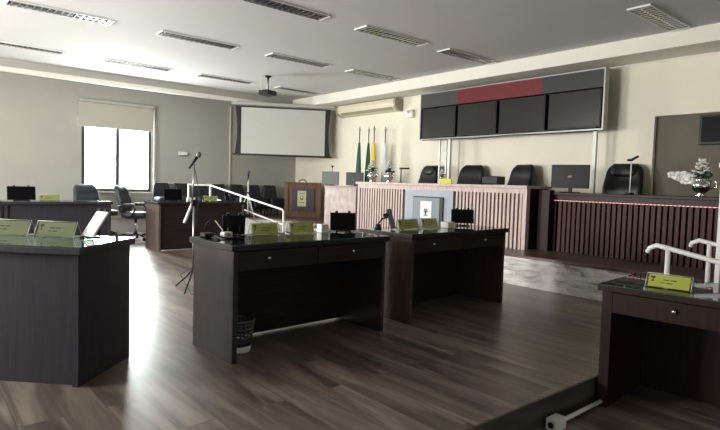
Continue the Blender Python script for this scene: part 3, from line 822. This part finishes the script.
tablet('dark monitor on the far left desk at the picture edge', (1.32, 9.25, G3), R(0), 8, 0.36, 0.20)
t = tablet('dark phone leaning in a holder on the far desk beside the sloping rail', (4.62, 9.35, G3), R(20), 15, 0.09, 0.15)
# phone arm on N2
t = thing('phone_holder', 'black jointed phone holder leaning at the left end of the desk before the rose counter', 'phone holder', (3.46, 3.72, GT), R(-30))
new('black').cyl((-0.09, 0, 0), (-0.09, 0, 0.05), 0.035, 0.022).build('base', t)
new('black').tube([(-0.09, 0, 0.05), (-0.05, 0, 0.10), (0.0, 0, 0.115)], 0.008, 8).build('arm', t)
new('midgrey').box((0.03, 0, 0.10), (0.05, 0.02, 0.19), rot=(0, R(-17), 0), bev=0.006).build('phone', t)
new('black').box((-0.02, 0, 0.135), (0.05, 0.03, 0.03), rot=(0, R(-17), 0), bev=0.006).build('clamp', t)
# small things at the left end of the centre desk
t = thing('power_adapter', 'small white plug box on the left end of the centre desk', 'adapter', (1.775, 3.60, GT), R(15))
new('white_plastic').box((0, 0, 0.022), (0.075, 0.05, 0.044), bev=0.006).build('housing', t)
new('grey').box((0, -0.026, 0.022), (0.02, 0.004, 0.02)).build('socket', t)
tag(new('black').tube([(1.67, 3.50, GT+0.006), (1.67, 3.60, GT+0.008), (1.70, 3.63, GT+0.03), (1.72, 3.58, GT+0.012), (1.75, 3.53, GT+0.006), (1.84, 3.52, GT+0.006), (1.86, 3.60, GT+0.006), (1.93, 3.62, GT+0.006)], 0.006, 6).build('cable'), 'tangled black cable on the left end of the centre desk', 'cable')
tag(new('white_plastic').tube([(1.75, 3.66, GT+0.004), (1.78, 3.67, GT+0.05), (1.75, 3.68, GT+0.09), (1.73, 3.69, GT+0.12)], 0.0035, 6).build('cable'), 'thin pale wire rising from the centre desk', 'cable')
t = thing('gooseneck_microphone', 'small black table microphone at the left corner of the centre desk', 'microphone', (1.68, 3.72, GT))
new('black').box((0, 0, 0.016), (0.07, 0.09, 0.03), bev=0.008).build('base', t)
new('black').tube([(0, 0.03, 0.03), (0, 0.02, 0.09), (0.02, -0.03, 0.13)], 0.004, 6).build('neck', t)
tag(new('white_card').box((2.70, 3.70, GT+0.035), (0.07, 0.07, 0.07), bev=0.004).build('small_box'), 'small grey-white box between the nameplates and the tablet on the centre desk', 'box')
tag(new('white_card').box((4.24, 3.66, GT+0.03), (0.13, 0.09, 0.058), rot=(0, 0, 0.2), bev=0.003).build('small_box'), 'small pale box between nameplate and tablet before the rose counter', 'box')
tag(new('white_plastic').box((3.92, 9.36, G3+0.03), (0.15, 0.05, 0.06), bev=0.005).build('small_box'), 'small white box on the far desk left of the microphone stand knuckle', 'box')

# waste basket
t = thing('waste_basket', 'grey perforated plastic waste basket inside the left leg of the centre desk', 'waste basket', (1.80, 3.44, 0))
b = new('midgrey'); n = 20
prof = [(0.085, 0.0), (0.088, 0.05)]
b.lathe([(0.08, 0.002), (0.088, 0.05)], n=n)
for k in range(n):
    an = 2*PI*k/n; b.tube([(0.088*math.cos(an), 0.088*math.sin(an), 0.05), (0.108*math.cos(an), 0.108*math.sin(an), 0.22)], 0.0045, 5)
for z in (0.08, 0.11, 0.14, 0.17, 0.20):
    rr = 0.088+(z-0.05)/0.17*0.02
    b.lathe([(rr-0.003, z-0.006), (rr+0.003, z), (rr-0.003, z+0.006)], n=n, capb=False)
b.build('basket', t)
new('white_plastic').lathe([(0.083, 0.004), (0.091, 0.045), (0.087, 0.048)], n=n, capb=False).build('base_band', t)
new('midgrey').lathe([(0.108, 0.215), (0.116, 0.222), (0.116, 0.235), (0.106, 0.235)], n=n, capb=False).build('rim', t)

# a cable bundle under the centre desk's drawers
tag(new('black').tube([(1.98, 3.34, 0.611), (2.02, 3.34, 0.58), (2.18, 3.34, 0.565), (2.27, 3.34, 0.59), (2.30, 3.34, 0.611)], 0.007, 6).build('cable'), 'black cable looped under the drawers of the centre desk', 'cable')

# ---------------------------------------------------------------- microphone stands
def mic(t, p, d, k=1.0):
    d = Vector(d).normalized(); p = Vector(p)
    m_ = new('black').tube([p-d*0.09*k, p+d*0.05*k], [0.010*k, 0.015*k], 10).build('microphone', t)
    new('midgrey').ell(p+d*0.075*k, (0.048*k, 0.048*k, 0.055*k)).build('grille', m_)
t = thing('microphone_stand', 'tall boom microphone stand on the floor left of the centre desk', 'microphone stand', (2.40, 5.65, 0), R(0))
b = new('steel').cyl((0, 0, 0.22), (0, 0, 0.94), 0.012); b.build('pole', t)
for k in range(3):
    an = 2*PI*k/3+1.9
    new('black').tube([(0, 0, 0.24), (0.10*math.cos(an), 0.10*math.sin(an), 0.14), (0.27*math.cos(an), 0.27*math.sin(an), 0.015)], 0.009, 6).build('leg', t)
kn = new('black').ell((0, 0, 0.95), (0.06, 0.05, 0.07), e=0.7).build('clutch', t)
rt = Vector((math.cos(0.698), -math.sin(0.698), 0))     # across the view
p0 = Vector((0, 0, 0.95)); lo = p0-rt*0.10+Vector((0, 0, -0.22)); hi = p0+rt*0.0+Vector((0, 0, 0.42))
new('white_plastic').tube([lo, p0-rt*0.015], [0.018, 0.015], 10).build('counterweight', t)
new('steel').tube([p0-rt*0.02, hi], 0.008, 8).build('boom', t)
mic(t, hi+Vector((0, 0, 0.03)), rt*0.55+Vector((0, 0, 0.8)), 1.1)
new('black').tube([hi+Vector((0, 0, -0.03)), p0+rt*0.06+Vector((0, 0, 0.1)), Vector((0.02, 0.0, 0.6)), Vector((-0.02, -0.03, 0.25)), Vector((-0.18, -0.1, 0.20)), Vector((-0.12, -0.25, 0.01)), Vector((0.1, -0.35, 0.006))], 0.0035, 6).build('cable', t)
t = thing('microphone_stand', 'short tripod microphone stand on the dais by the far wall', 'microphone stand', (6.07, 11.25, DZ))
new('white_paint').cyl((0, 0, 0.06), (0, 0, 0.86), 0.018).build('pole', t)
for k in range(3):
    an = 2*PI*k/3+0.9-0.698+0.5
    new('white_paint').tube([(0, 0, 0.55), (0.23*math.cos(an), 0.23*math.sin(an), 0.014)], 0.012, 6).build('leg', t)
new('black').ell((0, 0, 0.55), (0.05, 0.05, 0.06)).build('clutch', t)
mic(t, (0, 0, 0.93), (0.1, 0, 1), 1.3)

# gooseneck on the dark counter, seen white with a black head
t = thing('gooseneck_microphone', 'white-stemmed gooseneck microphone with black head on the dark counter', 'microphone', (6.95, 3.06, DZ+0.7925))
new('black').cyl((0, 0, 0), (0, 0, 0.025), 0.05).build('base', t)
new('white_paint').tube([(0, 0, 0.025), (0.0, 0, 0.42)], 0.008, 8).build('stem', t)
new('black').tube([(0, 0.05, 0.43), (0, 0.0, 0.43), (0, -0.03, 0.45), (0, -0.08, 0.475)], [0.014, 0.018, 0.016, 0.014], 8).build('microphone_head', t)

# monitors behind and on the counters
def monitor(label, loc, rz, W_, H_, m_='black', back=False, z0=0.08):
    t = thing('monitor', label, 'monitor', loc, rz)
    bo = new(m_).box((0, 0, z0+H_/2), (W_, 0.04, H_), bev=0.006).build('housing', t)
    if back: new('grey').box((0.0, -0.0225, z0+H_*0.5), (0.05, 0.005, 0.03)).build('badge', bo)
    else: new('screen' if m_ == 'black' else m_).box((0, -0.0215, z0+H_/2), (W_-0.03, 0.003, H_-0.03)).build('screen', bo)
    new(m_).box((0, 0.03, z0/2+0.03), (0.05, 0.02, z0+0.06)).build('neck', t)
    new(m_).box((0, 0.03, 0.006), (0.24, 0.16, 0.012), bev=0.004).build('foot', t)
    return t
monitor('black monitor seen from behind on the dark counter', (6.98, 3.88, DZ+0.7925), R(-75), 0.50, 0.32, 'black', True, 0.06)
monitor('light grey flat monitor at the left end of the side counter', (6.30, 8.42, DZ+0.78), R(-45), 0.33, 0.25, 'grey', False, 0.02)
monitor('mid grey monitor at the right end of the side counter', (6.66, 8.12, DZ+0.78), R(-43), 0.34, 0.25, 'midgrey', False, 0.02)
t = thing('gooseneck_microphone', 'tiny black microphone tip above the left grey monitor', 'microphone', (6.42, 8.53, DZ+0.78))
new('black').cyl((0, 0, 0), (0, 0, 0.02), 0.04).build('base', t)
new('black').tube([(0, 0, 0.02), (0, 0, 0.36)], 0.005, 6).build('stem', t)
new('black').lathe([(0.008, 0.35), (0.03, 0.39)], n=10, capt=True).build('microphone_head', t)
# things standing on the rose counter
t = thing('printer', 'low black printer on the rose counter left of the glossy chair', 'printer', (6.74, 4.96, DZ+0.87), R(-85))
new('black').box((0, 0, 0.07), (0.26, 0.22, 0.12), bev=0.012).build('body', t)
new('midgrey').box((0, -0.07, 0.123), (0.20, 0.03, 0.008)).build('paper_slot', t)
t = thing('small_camera', 'small black camera on the rose counter right of the flags', 'camera', (6.78, 6.98, DZ+0.87), R(-80))
new('black').cyl((0, 0, 0), (0, 0, 0.24), 0.01, 0.008).build('neck', t)
new('black').cyl((0, 0, 0), (0, 0, 0.012), 0.05).build('base', t)
new('black').box((0.07, 0, 0.255), (0.20, 0.04, 0.03), bev=0.008).build('head', t)

# silver vases with white flowers
def vase(label, loc, rz, big=1.0, side=False, seed=1):
    rnd = random.Random(seed)
    t = thing('flower_vase', label, 'vase', loc, rz, 'silver vases with white flowers')
    k = big
    pr = [(0.045*k, 0), (0.05*k, 0.01*k), (0.03*k, 0.03*k), (0.075*k, 0.07*k), (0.09*k, 0.11*k), (0.08*k, 0.145*k), (0.055*k, 0.165*k), (0.065*k, 0.18*k)]
    v = new('silver').lathe(pr, n=20).build('vase', t)
    new('silver').tube([(0, -0.075*k, 0.16*k), (0, -0.13*k, 0.15*k), (0, -0.135*k, 0.10*k), (0, -0.085*k, 0.08*k)], 0.007*k, 8).build('handle', t)
    b = new('leaf')
    for i in range(12):
        an = rnd.uniform(0, 2*PI); rr = rnd.uniform(0.02, 0.07)*k
        b.ell((rr*math.cos(an), rr*math.sin(an), (0.19+rnd.uniform(0, 0.06))*k), (0.08*k, 0.03*k, 0.05*k), rot=(rnd.uniform(-1, 1), rnd.uniform(-1, 1), an), n=8, m=5)
    b.cyl((0, 0, 0.1*k), (0, 0, 0.30*k), 0.006*k, n=6)
    b.build('foliage', t)
    b = new('petal')
    for i in range(20):
        f = i/19; an = i*2.4; rr = (0.075*(1-f)+0.01)*k; z = (0.20+0.17*f)*k
        c = Vector((rr*math.cos(an), rr*math.sin(an), z))
        for j in range(5):
            a2 = 2*PI*j/5+i; 
            b.ell(c+Vector((0.016*k*math.cos(a2), 0.016*k*math.sin(a2), rnd.uniform(-.008, .008)*k)), (0.036*k, 0.022*k, 0.016*k), rot=(rnd.uniform(-.5, .5), rnd.uniform(-.5, .5), a2), n=7, m=4)
    b.build('blossoms', t)
    if side:
        b = new('petal')
        dirv = Vector((0, 1, 0))
        for i in range(9):
            f = i/8; c = Vector((-0.02, 0.10+0.22*f, 0.20+0.05*f))*1.0
            wd = 0.15*(1-abs(f-0.3)*1.1)
            for j in range(4):
                b.ell((c.x+rnd.uniform(-.02, .02), c.y, c.z+wd*(j/3-0.5)*0.75), (0.04, 0.07, 0.045), rot=(rnd.uniform(-.8, .8), 0, rnd.uniform(-.8, .8)), n=8, m=5)
        b.tube([(0, 0.0, 0.17), (0, 0.08, 0.19), (-0.02, 0.14, 0.21)], 0.006, 6)
        b.build('drooping_spray', t)
    return t
vase('silver vase of white flowers on the dark counter, one spray drooping left', (6.95, 2.27, DZ+0.7925), 0, 1.15, True, 3)
vase('silver vase of white flowers on the rose counter before the green flags', (6.66, 7.62, DZ+0.87), 0, 1.05, False, 5)
vase('silver vase of white flowers on the rose counter right of the white flag', (6.66, 6.90+0.02, DZ+0.87), 0, 1.0, False, 9).location = (6.62, 7.12, DZ+0.87)
t = vase('small bunch of white flowers on the rose counter before the white post', (6.74, 5.98, DZ+0.87), 0, 0.62, False, 12)

# ---------------------------------------------------------------- railings
def rail(t, pts, r=0.019, name='handrail', m_='white_paint'):
    return new(m_).tube(pts, r, 10).build(name, t)
# ramp railing at the far left of the dais
t = thing('ramp_railing', 'white ramp railing sloping down beside the far desk to the aisle', 'railing', (5.0, 0, 0))
rail(t, [(-0.47, 10.97, 1.09), (-0.02, 10.97, 1.09), (0, 10.90, 1.085), (0, 8.05, 0.73), (0, 8.0, 0.70), (0, 8.0, 0.02)], 0.018)
rail(t, [(0, 10.9, 0.84), (0, 8.0, 0.47)], 0.016, 'middle_rail')
for y in (10.93, 9.55): rail(t, [(0, y, max(0, (y-8)/3*DZ)), (0, y, 0.73+(y-8.05)/2.85*0.355)], 0.02, 'post')
rail(t, [(-0.46, 10.97, 0.0), (-0.46, 10.97, 1.09)], 0.02, 'post')

# steps from the middle floor to the sunken floor, a handrail on either side
def stair_rail(x, label, yend=-0.3, y0=1.70):
    t = thing('stair_railing', label, 'railing', (x, 0, 0), 0, 'white stair railings')
    sl = 0.185
    def zr(y): return 0.80-(1.62-y)*sl
    pts = [(0, y0+0.045, 0.75), (0, y0+0.03, 0.785), (0, y0-0.02, 0.81), (0, 1.62, zr(1.62)), (0, yend, zr(yend)), (0, yend, LZ+0.01)]
    rail(t, pts, 0.019)
    rail(t, [(0, 1.62, 0.45), (0, yend, zr(yend)-0.35)], 0.016, 'middle_rail')
    rail(t, [(0, 1.60, LZ), (0, 1.60, zr(1.60))], 0.019, 'post')
    return t
stair_rail(4.32, 'white handrail with curled end directly behind the desk at the right edge')
stair_rail(5.18, 'white handrail with curled end farther back, against the dark counter')
# tall white post with a short cross bar by the right edge
t = thing('tall_post', 'tall white post with a short cross bar at the right picture edge', 'post', (5.0, 1.475, LZ))
new('white_paint').box((0, 0, 0.775), (0.035, 0.035, 1.60)).build('upright', t)
new('white_paint').box((0.01, -0.03, 1.61), (0.05, 0.18, 0.035), rot=(0, 0, R(-40))).build('cross_bar', t)

# ---------------------------------------------------------------- conduit and outlet beside the step
t = thing('floor_conduit', 'white conduit ending in an outlet box on the sunken floor by the step', 'conduit', (2.86, 1.60, LZ))
new('white_paint').tube([(0.05, 0.0, 0.030), (0.62, 0.008, 0.030)], 0.013, 8).build('pipe', t)
b = new('white_plastic').box((0, 0, 0.035), (0.11, 0.07, 0.07), bev=0.006); b.build('outlet_box', t)
new('black').cyl((-0.056, 0, 0.035), (-0.060, 0, 0.035), 0.018).build('socket', t)
